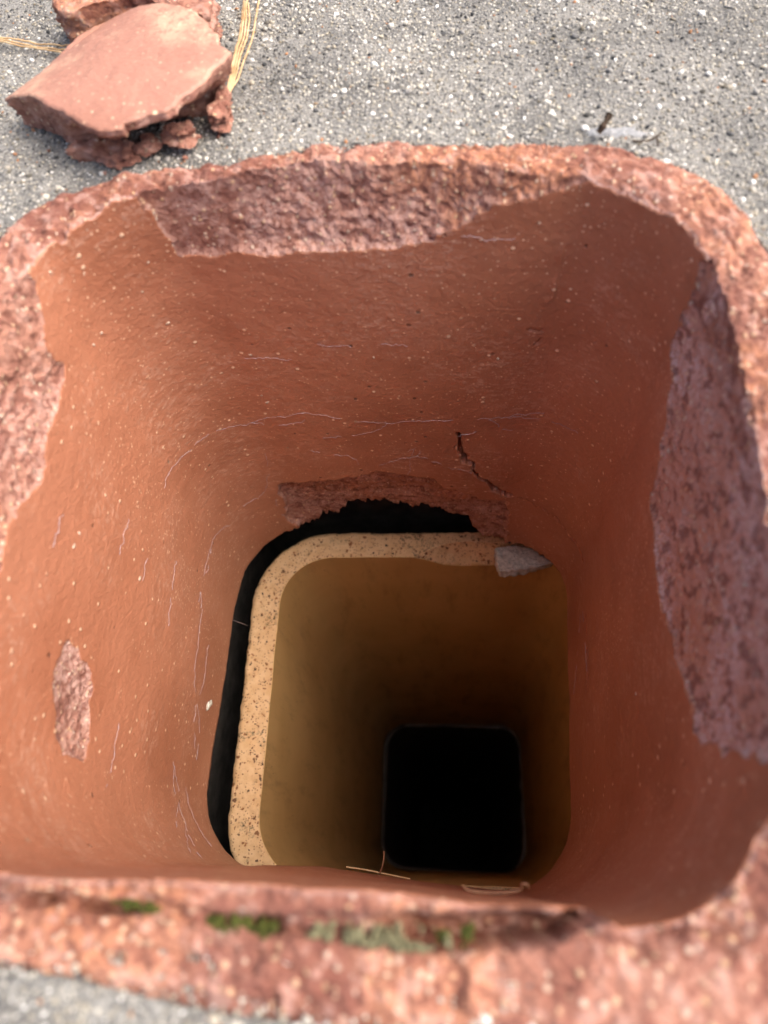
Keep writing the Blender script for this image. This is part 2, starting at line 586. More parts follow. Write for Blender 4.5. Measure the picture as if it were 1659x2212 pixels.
# pale smear of mortar beside the far right corner
sm = np.array([[0.0779, 0.1399], [0.0821, 0.1423], [0.0937, 0.143], [0.0987, 0.1408], [0.0964, 0.1363], [0.0882, 0.1350], [0.0802, 0.1365]])
cx_ = sm.mean(0)
a_ = np.linspace(0, 1, 84, endpoint=False)*len(sm)
i0 = a_.astype(int)
ol = sm[i0]*(1-(a_-i0))[:, None] + sm[(i0+1) % len(sm)]*(a_-i0)[:, None]
rr_ = np.linspace(0.02, 1, 22)
XY = cx_ + (ol-cx_)[:, None, :]*rr_[None, :, None]*(1 + .38*fbm(ol[:, None, 0]*260, ol[:, None, 1]*260, octv=4, seed=3))[..., None]
z_ = crown_z(XY[..., 0], XY[..., 1]) + (.0012 + .0005*fbm(XY[..., 0]*500, XY[..., 1]*500, octv=3, seed=8))*np.sqrt(np.clip(1-rr_**3, 0, 1))[None, :] - .0003
smo = mesh_obj('mortar_smear', np.concatenate([XY, z_[..., None]], -1).reshape(-1, 3), grid_faces(84, 22, wrap_u=True), M['smear'])
child(smo, chim)

# masonry shaft under the crown: outer faces, inner cavity, floor
def shaft():
    o, i, z0, z1 = .40, .165, -.0755, -2.75
    cx0 = .03
    V = []
    for (h, z, cx) in ((o, z0, 0), (o, -7.0, 0), (i, z0, cx0), (i, z1, cx0)):
        V += [(cx-h, -h, z), (cx+h, -h, z), (cx+h, h, z), (cx-h, h, z)]
    F = []
    for k in range(4):
        j = (k+1) % 4
        F += [(k, j, 4+j, 4+k)[::-1], (8+k, 8+j, 12+j, 12+k), (k, j, 8+j, 8+k)]
    F.append((12, 13, 14, 15))
    return np.array(V, float), np.array(F)


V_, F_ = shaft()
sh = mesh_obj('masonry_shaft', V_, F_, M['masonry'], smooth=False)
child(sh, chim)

# ------------------------------------------------------------------ red flue liner
SP_A = [[.4837, .03], [0.4837, -0.0021], [0.4819, -0.0088], [0.4808, -0.0154], [0.4775, -0.0238], [0.4787, -0.0301], [0.4706, -0.031], [0.4535, -0.0299], [0.4388, -0.0309], [0.4203, -0.0294], [0.4059, -0.0298], [0.3915, -0.0291], [0.3774, -0.0241], [0.3671, -0.0187], [0.3623, -0.0144], [0.3543, -0.0108], [0.3434, -0.0066], [0.3329, -0.0034], [0.3245, 0.0014], [.3245, .03]]
SP_B = [[.274, .03], [0.274, -0.0013], [0.2692, -0.0114], [0.2729, -0.0263], [0.2708, -0.0358], [0.2634, -0.042], [0.2524, -0.0548], [0.2422, -0.0711], [0.2326, -0.0829], [0.2139, -0.0852], [0.1903, -0.0815], [0.1749, -0.076], [0.1623, -0.0703], [0.1493, -0.0657], [0.143, -0.0661], [0.1363, -0.0537], [0.1305, -0.0442], [0.1265, -0.0279], [0.1273, -0.0149], [.128, .03]]
SP_C = [[.5338, .03], [0.5338, -0.0002], [0.5371, -0.0076], [0.5443, -0.0155], [0.5492, -0.0202], [0.5507, -0.0265], [0.5471, -0.032], [0.5522, -0.0343], [0.5634, -0.0362], [0.5754, -0.0368], [0.5841, -0.0373], [0.5903, -0.0406], [0.6002, -0.0369], [0.612, -0.0309], [0.6207, -0.0328], [0.6282, -0.0357], [0.64, -0.036], [.66, -.020], [.675, -.008], [.69, .03]]
SP_D = [[0.6366, -0.0881], [0.6379, -0.0943], [0.6406, -0.1013], [0.6431, -0.1101], [0.6489, -0.115], [0.6531, -0.1145], [0.6606, -0.1191], [0.6685, -0.1233], [0.6763, -0.1183], [0.676, -0.1019], [0.6689, -0.0961], [0.6589, -0.0874], [0.6502, -0.0831], [0.6443, -0.0832], [0.6396, -0.0845]]
SP_E = [[0.4774, -0.2189], [0.4509, -0.2159], [0.4287, -0.2081], [0.4105, -0.2016], [0.3962, -0.2053], [0.3831, -0.2075], [0.3758, -0.2164], [0.3637, -0.2236], [0.3483, -0.2339], [0.3332, -0.2331], [0.3288, -0.2708], [0.3289, -0.2963], [.3289, -.34], [.4774, -.34], [0.4774, -0.2772], [0.4806, -0.2677], [0.4792, -0.2399]]
CRACK = [[0.3653, -0.1577], [0.3645, -0.1685], [0.3626, -0.1813], [0.3614, -0.1868], [0.3563, -0.1876], [0.3567, -0.192], [0.3531, -0.1988], [0.3483, -0.2075], [0.3418, -0.2177], [0.3368, -0.2233], [0.3325, -0.2248]]
CRACK2 = [[0.3325, -0.2248], [0.3169, -0.2289], [0.303, -0.2301], [0.2863, -0.2325], [0.2667, -0.2249]]
NICKS = [[[0.3372, -0.076], [0.3314, -0.0765]], [[0.3344, -0.0849], [0.3308, -0.0814]]]
VCRACK = [[0.233, -0.2235], [0.2105, -0.2235], [0.1892, -0.2237]]
FLAKE = [[0.3285, -0.0318], [0.3267, -0.0392], [0.3288, -0.0461], [0.3287, -0.0517], [0.3319, -0.0568]]
BOT_EDGE = [[0.5316, -0.2890], [0.5113, -0.2882], [0.4934, -0.2861], [0.478, -0.284], [0.4700, -0.2835], [0.4611, -0.2794], [0.4561, -0.2695], [0.4457, -0.2675], [0.4359, -0.2556], [0.4245, -0.2543], [0.415, -0.2502], [0.4098, -0.2561], [0.4018, -0.2569], [0.3921, -0.2582], [0.3791, -0.2574], [0.3725, -0.2639], [0.356, -0.2707], [0.3523, -0.2837], [0.3488, -0.2896], [0.343, -0.2960], [0.3329, -0.2964], [0.3177, -0.293], [0.3028, -0.2894], [0.2881, -0.2868], [0.2776, -0.2866], [0.2623, -0.2877], [.2, -.2877], [.1, -.2877], [0, -.2877], [.7, -.2877], [.6, -.2877], [.56, -.2880]]
GROOVE = [[0.70-PER, .0075], [0.7415-PER, 0.0059], [0.7486-PER, 0.0049], [0.7622-PER, 0.0048], [0.7748-PER, 0.005], [0.7831-PER, 0.0056], [0.7999-PER, 0.0063], [0.0077, 0.0056], [0.0218, 0.0057], [0.0381, 0.0049], [0.0498, 0.0032], [0.0586, 0.0014], [0.0686, -0.0006]]
E_RIM = [[0.0186, -0.0016], [0.038, -0.0009], [0.0594, -0.0015], [0.066, -.0014], [0.0700, 0.0016], [0.0821, 0.0016], [0.0901, 0.0011], [0.0974, 0.0003], [0.1065, -0.0012], [.14, 0], [.25, 0], [0.2797, 0.0001], [0.2885, 0.0002], [0.3038, -0.0013], [0.3254, 0.0026], [.4, .0], [0.483, -0.0018], [0.5017, -0.0025], [0.5221, 0.0002], [0.533, 0.0007], [.6, 0], [0.7405, 0.001], [0.7615, 0.0001], [0.7835, -0.0008]]
E_BOT = [[0.0162, 0.0], [0.0603, 0.0019], [0.0803, 0.0016], [0.1057, -0.0012], [0.1217, -0.002], [0.2018, 0.0003], [0.2664, 0.0024], [0.2904, 0.0002], [0.3078, -0.0015], [.4, 0], [0.5091, -0.0008], [0.5258, 0.0003], [0.5466, 0.0018], [0.5589, 0.0023], [0.5999, 0.0005], [0.6488, 0.0005], [0.6866, -0.0002], [0.7031, -0.0], [0.7219, 0.0012], [0.7425, -0.0021], [0.77, -0.0032]]


def red_liner():
    ns = 1320
    s = np.linspace(0, PER, ns, endpoint=False)
    P, N = PLAN(s)
    zb = pinterp(s, BOT_EDGE)
    rough_edge = sstep(.25, .36, s)*(1-sstep(.47, .50, s))
    zb = zb + rough_edge*(.0035*fbm(s*420, s*0, octv=3, seed=40)) + .0006*fbm(s*300, s*0+3, octv=2, seed=41)
    er, eb = pinterp(s, E_RIM), pinterp(s, E_BOT)
    T = T_outer(s) + .0007*fbm(s*260, s*0+7, octv=3, seed=42)
    sgn = np.where(s > PER/2, s-PER, s)                     # near side runs through 0

    # rim height along the top as function of distance from the inner edge
    def rim_z(o, S, Tm):
        sg = np.where(S > PER/2, S-PER, S)
        z = .0009*fbm(S*150, o*150, octv=4, seed=50) + .0006*fbm(S*600, o*600, octv=3, seed=51)
        for fq, am, sd in ((170, .0030, 1), (420, .0014, 2)):
            q = o*fq + 1.6*fbm(S*fq*.14, o*fq*.25, octv=4, seed=57+sd, gain=.6)
            fl = np.floor(q)
            z += am*(.35 + .65*vnoise(S*fq*.15 + fl*3.1, fl*1.7, seed=59+sd))*((q-fl) - .6)
        hol = vnoise(S*130, o*210, seed=56)
        z -= .0035*sstep(.62, .85, hol)
        z -= .0055*sstep(.70, 1.02, o/Tm)**1.5
        z -= .0012*np.exp(-np.maximum(o-pinterp(S, E_RIM), 0)/.0012)
        nearw = sstep(-.12, -.10, sg)*(1-sstep(.066, .0685, sg))
        g0 = np.interp(sg, [a[0] for a in GROOVE], [a[1] for a in GROOVE])
        rel = o - g0 - .0006*fbm(S*180, S*0, octv=3, seed=52)
        wob = .35 + .65*sstep(-.35, .15, fbm(S*60, S*0+2, octv=2, seed=53) + .9*sstep(.02, .04, sg))
        gw = .0013 + .0017*sstep(-.012, .02, sg)*(1-sstep(.050, .064, sg))
        z -= nearw*(.010 + .008*sstep(0, .03, sg))*wob*np.exp(-(rel/gw)**4)
        z -= sstep(-.14, -.10, sg)*(1-sstep(.030, .085, sg))*.0030*sstep(-.0005, .0015, rel)
        tipw = sstep(.0685, .071, sg)*(1-sstep(.12, .15, sg))
        z -= tipw*.0032*(1-sstep(.002, .012, o))
        # broken back ledge on the far side
        farw = sstep(.38, .40, S)*(1-sstep(.43, .45, S))
        z += farw*.0016*fbm(S*230, o*230, octv=2, seed=54)
        return z

    nin = 330
    wv = np.linspace(0, 1, nin)**.86                         # finer near the top
    S = np.repeat(s[:, None], nin, 1)

    def offs(S, Z):
        """outward displacement of the inner face and fracture mask in mm"""
        S2 = S + .0012*fbm(S*200, Z*200, octv=4, seed=61, gain=.6)
        Z2 = Z + .0013*fbm(S*190, Z*190, octv=4, seed=62, gain=.6)
        o = np.zeros_like(S)
        fm = np.full_like(S, -9.0)
        sa = np.full_like(S, .35)
        lam = 0.0
        for fq, am, sd in ((120, .8, 1), (290, 1.1, 2), (600, .9, 3)):
            q = Z*fq + 1.9*fbm(S*fq*.16, Z*fq*.22, octv=4, seed=75+sd, gain=.6)
            fl = np.floor(q)
            lam = lam + am*(.25 + vnoise(S*fq*.22 + fl*3.7, fl*1.3, seed=63+sd)*.75)*(.7 - (q-fl))
        lam = lam*.75 + .5*fbm(S*38, Z*110, octv=3, seed=68)
        lamE = lam
        gran = fbm(S*520, Z*520, octv=2, seed=64, gain=.6)
        for pk, poly, step, k, cap, l_a, g_a in (('A', SP_A, .0010, .62, .0155, .0014, .00035), ('B', SP_B, .0015, .115, .0090, .0011, .0006),
                                             ('C', SP_C, .0008, .22, .0100, .0003, .0008), ('D', SP_D, .0004, .14, .0016, .0001, .0005),
                                             ('E', SP_E, .0028, .16, .0110, .0012, .0010)):
            d = poly_sdf(S2 + (.0022*fbm(S*150, Z*150, octv=3, seed=74) if poly is SP_E else .0035*fbm(S*70, Z*70, octv=3, seed=77) if poly is SP_B else 0), Z2 + (.004*fbm(S*60, Z*60, octv=3, seed=78) if poly is SP_B else 0), poly)
            ins = np.clip(d, 0, None)
            kk = k
            capv = cap
            if poly is SP_A:
                capv = np.interp(S, [.3245, .335, .352, .385, .428, .450, .462, .484], [.001, .0055, .0114, .0148, .0165, .0095, .0042, .0010])
                kk = np.interp(S, [.33, .36, .40, .43, .46, .48], [.55, .60, .55, .58, .30, .2])
            dep = step*sstep(0, .0009, d) + capv*(1-np.exp(-ins*kk/np.maximum(capv, 1e-5)))
            rough = sstep(0, .004, d)*(l_a*(lamE if poly is SP_E else lam) + g_a*(0 if poly is SP_E else gran))
            if poly is SP_A:
                rough = rough*np.clip(capv/.012, .2, 1)
            dep = np.where(d > 0, np.maximum(dep + rough, .0002), 0)
            o = np.maximum(o, dep)
            fm = np.maximum(fm, d*1000)
            sa = np.where(d > -.001, {'A': .60, 'B': 1.6, 'C': .45, 'D': .75, 'E': .5}[pk], sa)  # salt bloom per spall; B raised further, sky light put into its colour
        for pts, wd, dp in ((CRACK, .0013, .015), (CRACK2, .0004, .002), (NICKS[0], .0006, .002), (NICKS[1], .0006, .002), (VCRACK, .0006, .002)):
            d, tt = line_dist(S + .0016*fbm(S*210, Z*210, octv=3, seed=71), Z + .0016*fbm(S*210, Z*210, octv=3, seed=72), pts)
            ww = wd*(1 + .5*np.sin(tt*9) if pts is CRACK else 1)
            o += dp*(1-sstep(ww*.5, ww*1.25, d))
        d, tt = line_dist(S2, Z2, FLAKE)
        o -= .0007*np.exp(-(d/.0025)**2)*(S > .329)
        o += .00025*fbm(S*45, Z*45, octv=3, seed=66) + .00010*fbm(S*330, Z*330, octv=2, seed=67)
        return o, fm, sa

    # inner face
    z_top0 = np.zeros(ns)
    Zi = zb[:, None] + (z_top0-zb)[:, None]*wv[None, :]
    O, FM, SAL_LIGHT = offs(S, Zi)
    blend = (Zi-zb[:, None])/(-zb[:, None])
    O = O + er[:, None]*blend**3 + eb[:, None]*(1-blend)
    Tm = T[:, None]
    O = np.minimum(O, Tm-.0035)
    # rim
    nr = 46
    tr = np.linspace(0, 1, nr+1)[1:]
    o0 = O[:, -1]
    Or = o0[:, None] + (T-o0)[:, None]*tr[None, :]
    Sr = np.repeat(s[:, None], nr, 1)
    Zr = rim_z(Or, Sr, Tm)
    z0 = rim_z(o0[:, None], s[:, None], Tm)[:, 0]
    Zi = Zi + z0[:, None]*sstep(.90, 1.0, blend)
    # outer face and bottom lip
    zo = np.array([-.012, -.03, -.07, -.14, -.21])
    Oo = np.repeat(T[:, None], len(zo)+1, 1)
    Zo = np.concatenate([np.repeat(zo[None], ns, 0), (zb-.0005)[:, None]], 1)
    Zo = np.minimum(Zo, Zr[:, -1:]-.001)
    thin = np.minimum(T, .0215)
    Oo[:, -1] = np.minimum(Oo[:, -1], O[:, 0] + np.where((s > .33) & (s < .478), .009, .022))
    mid = (O[:, :1] + Oo[:, -1:])/2
    OO = np.concatenate([O, Or, Oo, mid], 1)
    ZZ = np.concatenate([Zi, Zr, Zo, Zo[:, -1:] + .0003], 1)
    XY = P[:, None, :] + N[:, None, :]*OO[..., None]
    rimfr = np.clip((Or-o0[:, None])*1000 + .1, 0, 3)
    FR = np.concatenate([FM, np.maximum(rimfr, FM[:, -1:]), np.full((ns, len(zo)+1), -2.0), np.full((ns, 1), 2.0)], 1)
    FR[:, 0] = np.maximum(FR[:, 0], .05)
    V = np.concatenate([XY, ZZ[..., None]], -1)
    SALr = np.where(Or-o0[:, None] < .0018, 1.0, .10)
    LIP = np.zeros(V.shape[:2])
    LIP[:, nin:nin+nr] = np.where(Or-o0[:, None] < .0018, 1.0, 0)
    SALr = np.full_like(Or, .15)
    SAL_LIGHT = np.concatenate([SAL_LIGHT, SALr, np.full((ns, V.shape[1]-SAL_LIGHT.shape[1]-nr), .35)], 1)
    return mesh_obj('flue_liner', V.reshape(-1, 3), grid_faces(ns, V.shape[1], wrap_u=True, wrap_v=True), M['clay'], attrs={'frac': FR, 'salt_light': SAL_LIGHT, 'lipw': LIP})


red = red_liner()
tag(red, 'cracked red terracotta flue liner with spalled rim, topmost in the chimney', 'flue liner')


def wall_pt(s, z, inset=.0):
    P, N = PLAN(np.array([s]))
    blend = (z + DEPTH)/DEPTH
    o = pinterp(np.array([s]), E_RIM)*blend**3 + pinterp(np.array([s]), E_BOT)*(1-blend) - inset
    q = P[0] + N[0]*o[0]
    return np.array([q[0], q[1], z])


# pale grog chips stuck in the skin (parts of the liner)
chips = [[0.5062, -0.0048], [0.528, -0.045], [0.5221, -0.0449], [0.4909, -0.0288], [0.4985, -0.0406], [0.4885, -0.0808], [0.4667, -0.1243], [0.4655, -0.1308], [0.4064, -0.094], [0.3489, -0.0944], [0.3536, -0.1183], [0.3395, -0.0191], [0.5976, -0.0729], [0.5931, -0.1329], [0.5155, -0.0188], [0.5288, -0.069], [0.167, -0.1271], [0.1838, -0.1328], [0.6036, -0.0717], [0.5267, -0.0082], [0.4646, -0.0921], [0.4944, -0.0621]]
crng = np.random.default_rng(12)
iv, if_ = ico()
for k, (s_, z_) in enumerate(chips):
    r_ = crng.uniform(.0004, .0011)
    sc_ = np.array([crng.uniform(.7, 1.5), .5, crng.uniform(.7, 1.5)])
    th = crng.uniform(0, 6.28)
    q = wall_pt(s_, z_, -.0002)
    vv = iv*(1+.3*crng.normal(size=(12, 1)))*r_*sc_
    Pn, Nn = PLAN(np.array([s_]))
    ang = math.atan2(Nn[0, 1], Nn[0, 0]) - math.pi/2
    Rm = np.array(Matrix.Rotation(ang, 3, 'Z') @ Matrix.Rotation(th, 3, 'Y'))
    mesh_obj('grog_chip', vv @ Rm.T + q, if_, M['chip'], parent=red)


# ------------------------------------------------------------------ lower liners
def liner(name, mat, hx, hy, rc, T, ctop, cbot, rz, z0, z1, ns, nz, chip=None, seed=70, rim_noise=.0005):
    fn, per = plan(hx, hy, rc)
    s = np.linspace(0, per, ns, endpoint=False)
    P, N = fn(s)
    wv = np.linspace(0, 1, nz)**1.6
    Zi = z0 + (z1-z0)*wv[::-1]
    S, Z = np.meshgrid(s, Zi, indexing='ij')
    O = .0005*fbm(S*25, Z*8, octv=3, seed=seed)
    rm = np.zeros_like(O)
    if chip:
        d = poly_sdf(S + .0008*fbm(S*200, Z*200, octv=3, seed=seed+3), Z-z0, chip)
        O += np.where(d > 0, .001*sstep(0, .001, d) + .0155*(1-np.exp(-np.clip(d, 0, 1)*1.25/.0155)) + .0007*fbm(S*300, Z*300, octv=3, seed=seed+1)*sstep(0, .003, d), 0)
        rm = np.where(d > -.0003, 1.0, 0)
    nr = 22
    tr = np.linspace(0, 1, nr+1)[1:]
    o0 = O[:, -1]
    Tn = T + .0004*fbm(s*250, s*0, octv=3, seed=seed+2)
    Or = o0[:, None] + (Tn-o0)[:, None]*tr
    Sr = np.repeat(s[:, None], nr, 1)
    Zr = z0 + rim_noise*fbm(Sr*300, Or*300, octv=4, seed=seed+5) - .0016*sstep(.85, 1, tr)[None, :]**2
    edge_r = .0006
    Zr[:, 0] -= edge_r*.3
    zo = np.linspace(z0-.01, z1, 6)
    Oo = np.repeat(Tn[:, None], 6, 1)
    OO = np.concatenate([O, Or, Oo], 1)
    ZZ = np.concatenate([Z, Zr, np.repeat(zo[None], ns, 0)], 1)
    RM = np.concatenate([rm, np.ones_like(Or), np.full_like(Oo, .5)], 1)
    XY = P[:, None] + N[:, None]*OO[..., None]
    c_, s_ = math.cos(rz), math.sin(rz)
    XY = np.stack([XY[..., 0]*c_ - XY[..., 1]*s_, XY[..., 0]*s_ + XY[..., 1]*c_], -1)
    k = ((ZZ - z0)/(z1-z0))[..., None]
    XY = XY + np.array(ctop)*(1-k) + np.array(cbot)*k
    V = np.concatenate([XY, ZZ[..., None]], -1)
    return mesh_obj(name, V.reshape(-1, 3), grid_faces(ns, V.shape[1], wrap_u=True, wrap_v=True), mat, attrs={'rim': RM})


ZB = -.3177
fnb, perb = plan(.11, .1074, .037)
# chip on the far inner edge of the buff rim (arc length from mid near side)
far_s = perb/2
chip_poly = [[far_s+.014, .02], [far_s+.012, -.001], [far_s+.004, -.004], [far_s-.010, -.0135], [far_s-.024, -.0165], [far_s-.045, -.0150], [far_s-.062, -.012], [far_s-.075, -.004], [far_s-.076, .02]]
buff = liner('flue_liner', M['buff'], .11, .1074, .037, .0206, (.0242, -.0035), (.0500, .0030), .0432, ZB, -1.030, 760, 170, chip_poly)
tag(buff, 'buff yellow speckled flue liner set off centre beneath the red one', 'flue liner')
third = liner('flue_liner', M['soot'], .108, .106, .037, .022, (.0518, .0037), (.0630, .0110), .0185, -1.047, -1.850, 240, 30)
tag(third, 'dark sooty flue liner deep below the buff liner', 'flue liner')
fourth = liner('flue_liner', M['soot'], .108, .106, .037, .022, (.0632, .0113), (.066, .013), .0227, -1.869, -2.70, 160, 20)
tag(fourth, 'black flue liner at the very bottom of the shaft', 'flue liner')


def joint(c0, hx, hy, rc, rz, z, s0, s1, par):
    fn, per = plan(hx, hy, rc)
    s = np.linspace(s0, s1, 90)*per
    P, N = fn(s)
    a = np.linspace(0, 2*math.pi, 8, endpoint=False)
    rad = .0035*(1 + .5*fbm(s*60, s*0, octv=3, seed=80))
    off = rad[:, None]*np.cos(a)
    zz = z + rad[:, None]*np.sin(a)*1.6
    XY = P[:, None] + N[:, None]*off[..., None]
    c_, s_ = math.cos(rz), math.sin(rz)
    XY = np.stack([XY[..., 0]*c_ - XY[..., 1]*s_, XY[..., 0]*s_ + XY[..., 1]*c_], -1) + np.array(c0)
    V = np.concatenate([XY, zz[..., None]], -1)
    return mesh_obj('joint_mortar', V.reshape(-1, 3), grid_faces(90, 8, wrap_v=True), M['joint'], parent=par)


joint((.0518, .0037), .109, .107, .037, .0185, -1.039, .12, .60, third)
joint((.0632, .0113), .109, .107, .037, .0227, -1.859, .10, .45, fourth)


# ------------------------------------------------------------------ loose pieces: outline blobs with a broken edge
def slab(name, outline, ztop, zbot, mat, flare, seed, na=260, nrad=34, nside=16, jag=.0012, zfun=None, skin=True, top_noise=.0, smooth=True):
    ol = np.array(outline, float)
    cen = ol[:, :2].mean(0)
    seg = np.hypot(*(np.roll(ol[:, :2], -1, 0)-ol[:, :2]).T)
    cum = np.concatenate([[0], np.cumsum(seg)])
    u = np.linspace(0, cum[-1], na, endpoint=False)
    ox = np.interp(u, cum, np.append(ol[:, 0], ol[0, 0]))
    oy = np.interp(u, cum, np.append(ol[:, 1], ol[0, 1]))
    rel = np.stack([ox, oy], -1) - cen
    rad = np.hypot(rel[:, 0], rel[:, 1])
    dirn = rel/rad[:, None]
    rad = rad + jag*.5*fbm(ox*500, oy*500, octv=3, seed=seed)
    rr = np.linspace(.01, 1, nrad)**.7
    XY = cen + dirn[:, None, :]*(rad[:, None]*rr[None, :])[..., None]
    Zt = (zfun(XY[..., 0], XY[..., 1]) if zfun else np.full(XY.shape[:2], ztop))
    Zt = Zt + top_noise*fbm(XY[..., 0]*260, XY[..., 1]*260, octv=4, seed=seed+1) + .0003*fbm(XY[..., 0]*60, XY[..., 1]*60, octv=3, seed=seed+2)
    edge_drop = .0006*sstep(.97, 1.0, rr)
    Zt = Zt - edge_drop
    ks = np.linspace(0, 1, nside+1)[1:]
    zb_ = zbot(XY[:, -1, 0], XY[:, -1, 1]) if callable(zbot) else np.full(na, zbot)
    Zs = Zt[:, -1:] + (zb_ - Zt[:, -1])[:, None]*ks
    fl = flare(np.arctan2(dirn[:, 1], dirn[:, 0]))
    step = jag*1.7*fbm((ox*75)[:, None]+0*ks, (oy*75)[:, None]+0*ks, Zs*620, octv=4, seed=seed+4, gain=.65)
    prof = np.where(fl[:, None] < -.005, sstep(.12, .75, ks)[None, :], ks[None, :]**.8)
    Rs = rad[:, None] + fl[:, None]*prof + step*sstep(0, .15, ks)
    XYs = cen + dirn[:, None, :]*Rs[..., None]
    XYb = cen + dirn[:, None, :]*(Rs[:, -1:]*np.linspace(.85, .01, 6))[..., None]
    Zb = np.repeat(zb_[:, None], 6, 1)
    V = np.concatenate([np.concatenate([XY, XYs, XYb], 1), np.concatenate([Zt, Zs, Zb], 1)[..., None]], -1)
    nv = V.shape[1]
    ft = (-(1-rr)*rad.mean()*1000 - .5) if skin else np.full(nrad, 2.0)
    FR = np.concatenate([np.repeat(np.asarray(ft)[None], na, 0), np.repeat(np.clip(ks*9, .05, 3)[None], na, 0), np.full((na, 6), 2.0)], 1)
    V = V.reshape(-1, 3)
    i = np.arange(na)
    j = (i+1) % na
    n0 = len(V)
    V = np.concatenate([V, [V[i*nv].mean(0)], [V[i*nv+nv-1].mean(0)]])
    FR = np.concatenate([FR.ravel(), [FR[0, 0], 2.0]])
    tri = np.concatenate([np.stack([i*nv, j*nv, np.full(na, n0)], -1)[:, [1, 0, 2]], np.stack([i*nv+nv-1, j*nv+nv-1, np.full(na, n0+1)], -1)])
    o = mesh_obj(name, V, [grid_faces(na, nv, wrap_u=True), tri], mat, smooth=smooth, attrs={'frac': FR})
    return o


SA, SN = np.array([-.1358, .1410]), np.array([.8473, -.5311])


def shard_z(x, y):
    e = np.clip((.052 - ((x-SA[0])*SN[0] + (y-SA[1])*SN[1]))/.052, 0, 1.3)
    return .0168 - .0062*e**2.6


S1 = [[-0.1437, 0.1523, 0.0079], [-0.1404, 0.1561, 0.0079], [-0.1366, 0.1658, 0.0079], [-0.1323, 0.1769, 0.0079], [-0.1284, 0.1878, 0.0079], [-0.1257, 0.1953, 0.0079], [-0.1215, 0.2002, 0.0079], [-0.1158, 0.2050, 0.0079], [-0.1096, 0.2060, 0.0079], [-0.1038, 0.2070, 0.0079], [-0.0966, 0.2050, 0.0095], [-0.088, 0.2005, 0.0135], [-0.0793, 0.1951, 0.0157], [-0.0717, 0.1882, 0.0165], [-0.0679, 0.1836, 0.0165], [-0.0642, 0.1792, 0.0165], [-0.0618, 0.1737, 0.0165], [-0.0582, 0.17, 0.0165], [-0.057, 0.1648, 0.0165], [-0.0519, 0.1594, 0.0165], [-0.0534, 0.1545, 0.0165], [-0.0566, 0.1492, 0.0165], [-0.0576, 0.1434, 0.0165], [-0.0619, 0.1373, 0.0165], [-0.0659, 0.1323, 0.0165], [-0.0668, 0.1283, 0.0165], [-0.0703, 0.1259, 0.0165], [-0.0754, 0.1251, 0.0165], [-0.0801, 0.1222, 0.0165], [-0.0834, 0.1209, 0.0165], [-0.083, 0.1179, 0.0165], [-0.0867, 0.1166, 0.0165], [-0.0923, 0.1177, 0.0165], [-0.0954, 0.1193, 0.0165], [-0.1019, 0.1235, 0.0165], [-0.1081, 0.1287, 0.0165], [-0.1135, 0.1324, 0.0162], [-0.1284, 0.1455, 0.0119], [-0.1400, 0.1515, 0.0079]]


def floor_z(x, y):
    return crown_z(x, y) + .0004


def flare1(th):
    # broken near and right-hand edges are hollowed out below the skin, the left end is cut square
    dg = np.degrees(th)
    return np.interp(dg, [-180, -165, -130, -118, -100, -60, -30, -5, 20, 60, 180], [-.004, -.0035, -.0025, -.010, -.030, -.032, -.022, -.012, -.003, 0, -.003])


shard = slab('clay_shard', S1, 0, floor_z, M['shard'], flare1, 101, na=420, nrad=70, nside=34, jag=.0008, zfun=shard_z, top_noise=.00016)
tag(shard, 'large smooth curved terracotta shard lying on the cement at left', 'clay shard')
S2 = [[-0.1405, 0.2139], [-0.1364, 0.2069], [-0.1320, 0.2020], [-0.1262, 0.2035], [-0.1172, 0.2090], [-0.1083, 0.2105], [-0.0966, 0.2105], [-0.0866, 0.2075], [-0.0775, 0.2025], [-0.0705, 0.1951], [-0.0695, 0.204], [-0.0716, 0.2161], [-0.0812, 0.2292], [-0.1045, 0.2424], [-0.1286, 0.2384], [-0.1391, 0.2249]]
shard2 = slab('clay_shard', S2, .0095, floor_z, M['shard'], lambda th: -.001 + 0*th, 121, na=260, nrad=40, nside=20, jag=.0014, skin=False, top_noise=.0009)
tag(shard2, 'rough broken terracotta shard half hidden behind the large smooth shard', 'clay shard')

FA = [[-0.1133, 0.128], [-0.1116, 0.1336], [-0.1015, 0.1335], [-0.0908, 0.1332], [-0.0884, 0.1294], [-0.088, 0.1252], [-0.0928, 0.1218], [-0.0977, 0.1245], [-0.104, 0.1267]]
FB = [[-0.0610, 0.1454], [-0.0600, 0.1553], [-0.0585, 0.1604], [-0.0561, 0.1580], [-0.0545, 0.1502], [-0.0541, 0.1426], [-0.0565, 0.1395], [-0.0610, 0.1415]]
FC = [[-0.0862, 0.1357], [-0.0824, 0.1365], [-0.0806, 0.1311], [-0.0822, 0.1269], [-0.0852, 0.1285]]
FD = [[-0.0780, 0.1390], [-0.0690, 0.1400], [-0.0650, 0.1360], [-0.0690, 0.1325], [-0.0760, 0.1335]]
for oln, zt_, lab, sd in ((FA, .0015, 'thin layered terracotta flake under the near corner of the large shard', 131),
                          (FB, .0050, 'upright rough terracotta flake at the right tip of the large shard', 141),
                          (FC, .0010, 'small dark terracotta crumb beside the thin layered flake', 151),
                          (FD, .0030, 'crumbly terracotta lump tucked under the broken shard edge', 161)):
    fk = slab('clay_flake', oln, zt_, floor_z, M['shard'], lambda th: -.0012 + 0*th, sd, na=64, nrad=11, nside=9, jag=.0022, skin=False, top_noise=.0011, smooth=False)
    tag(fk, lab, 'clay flake')
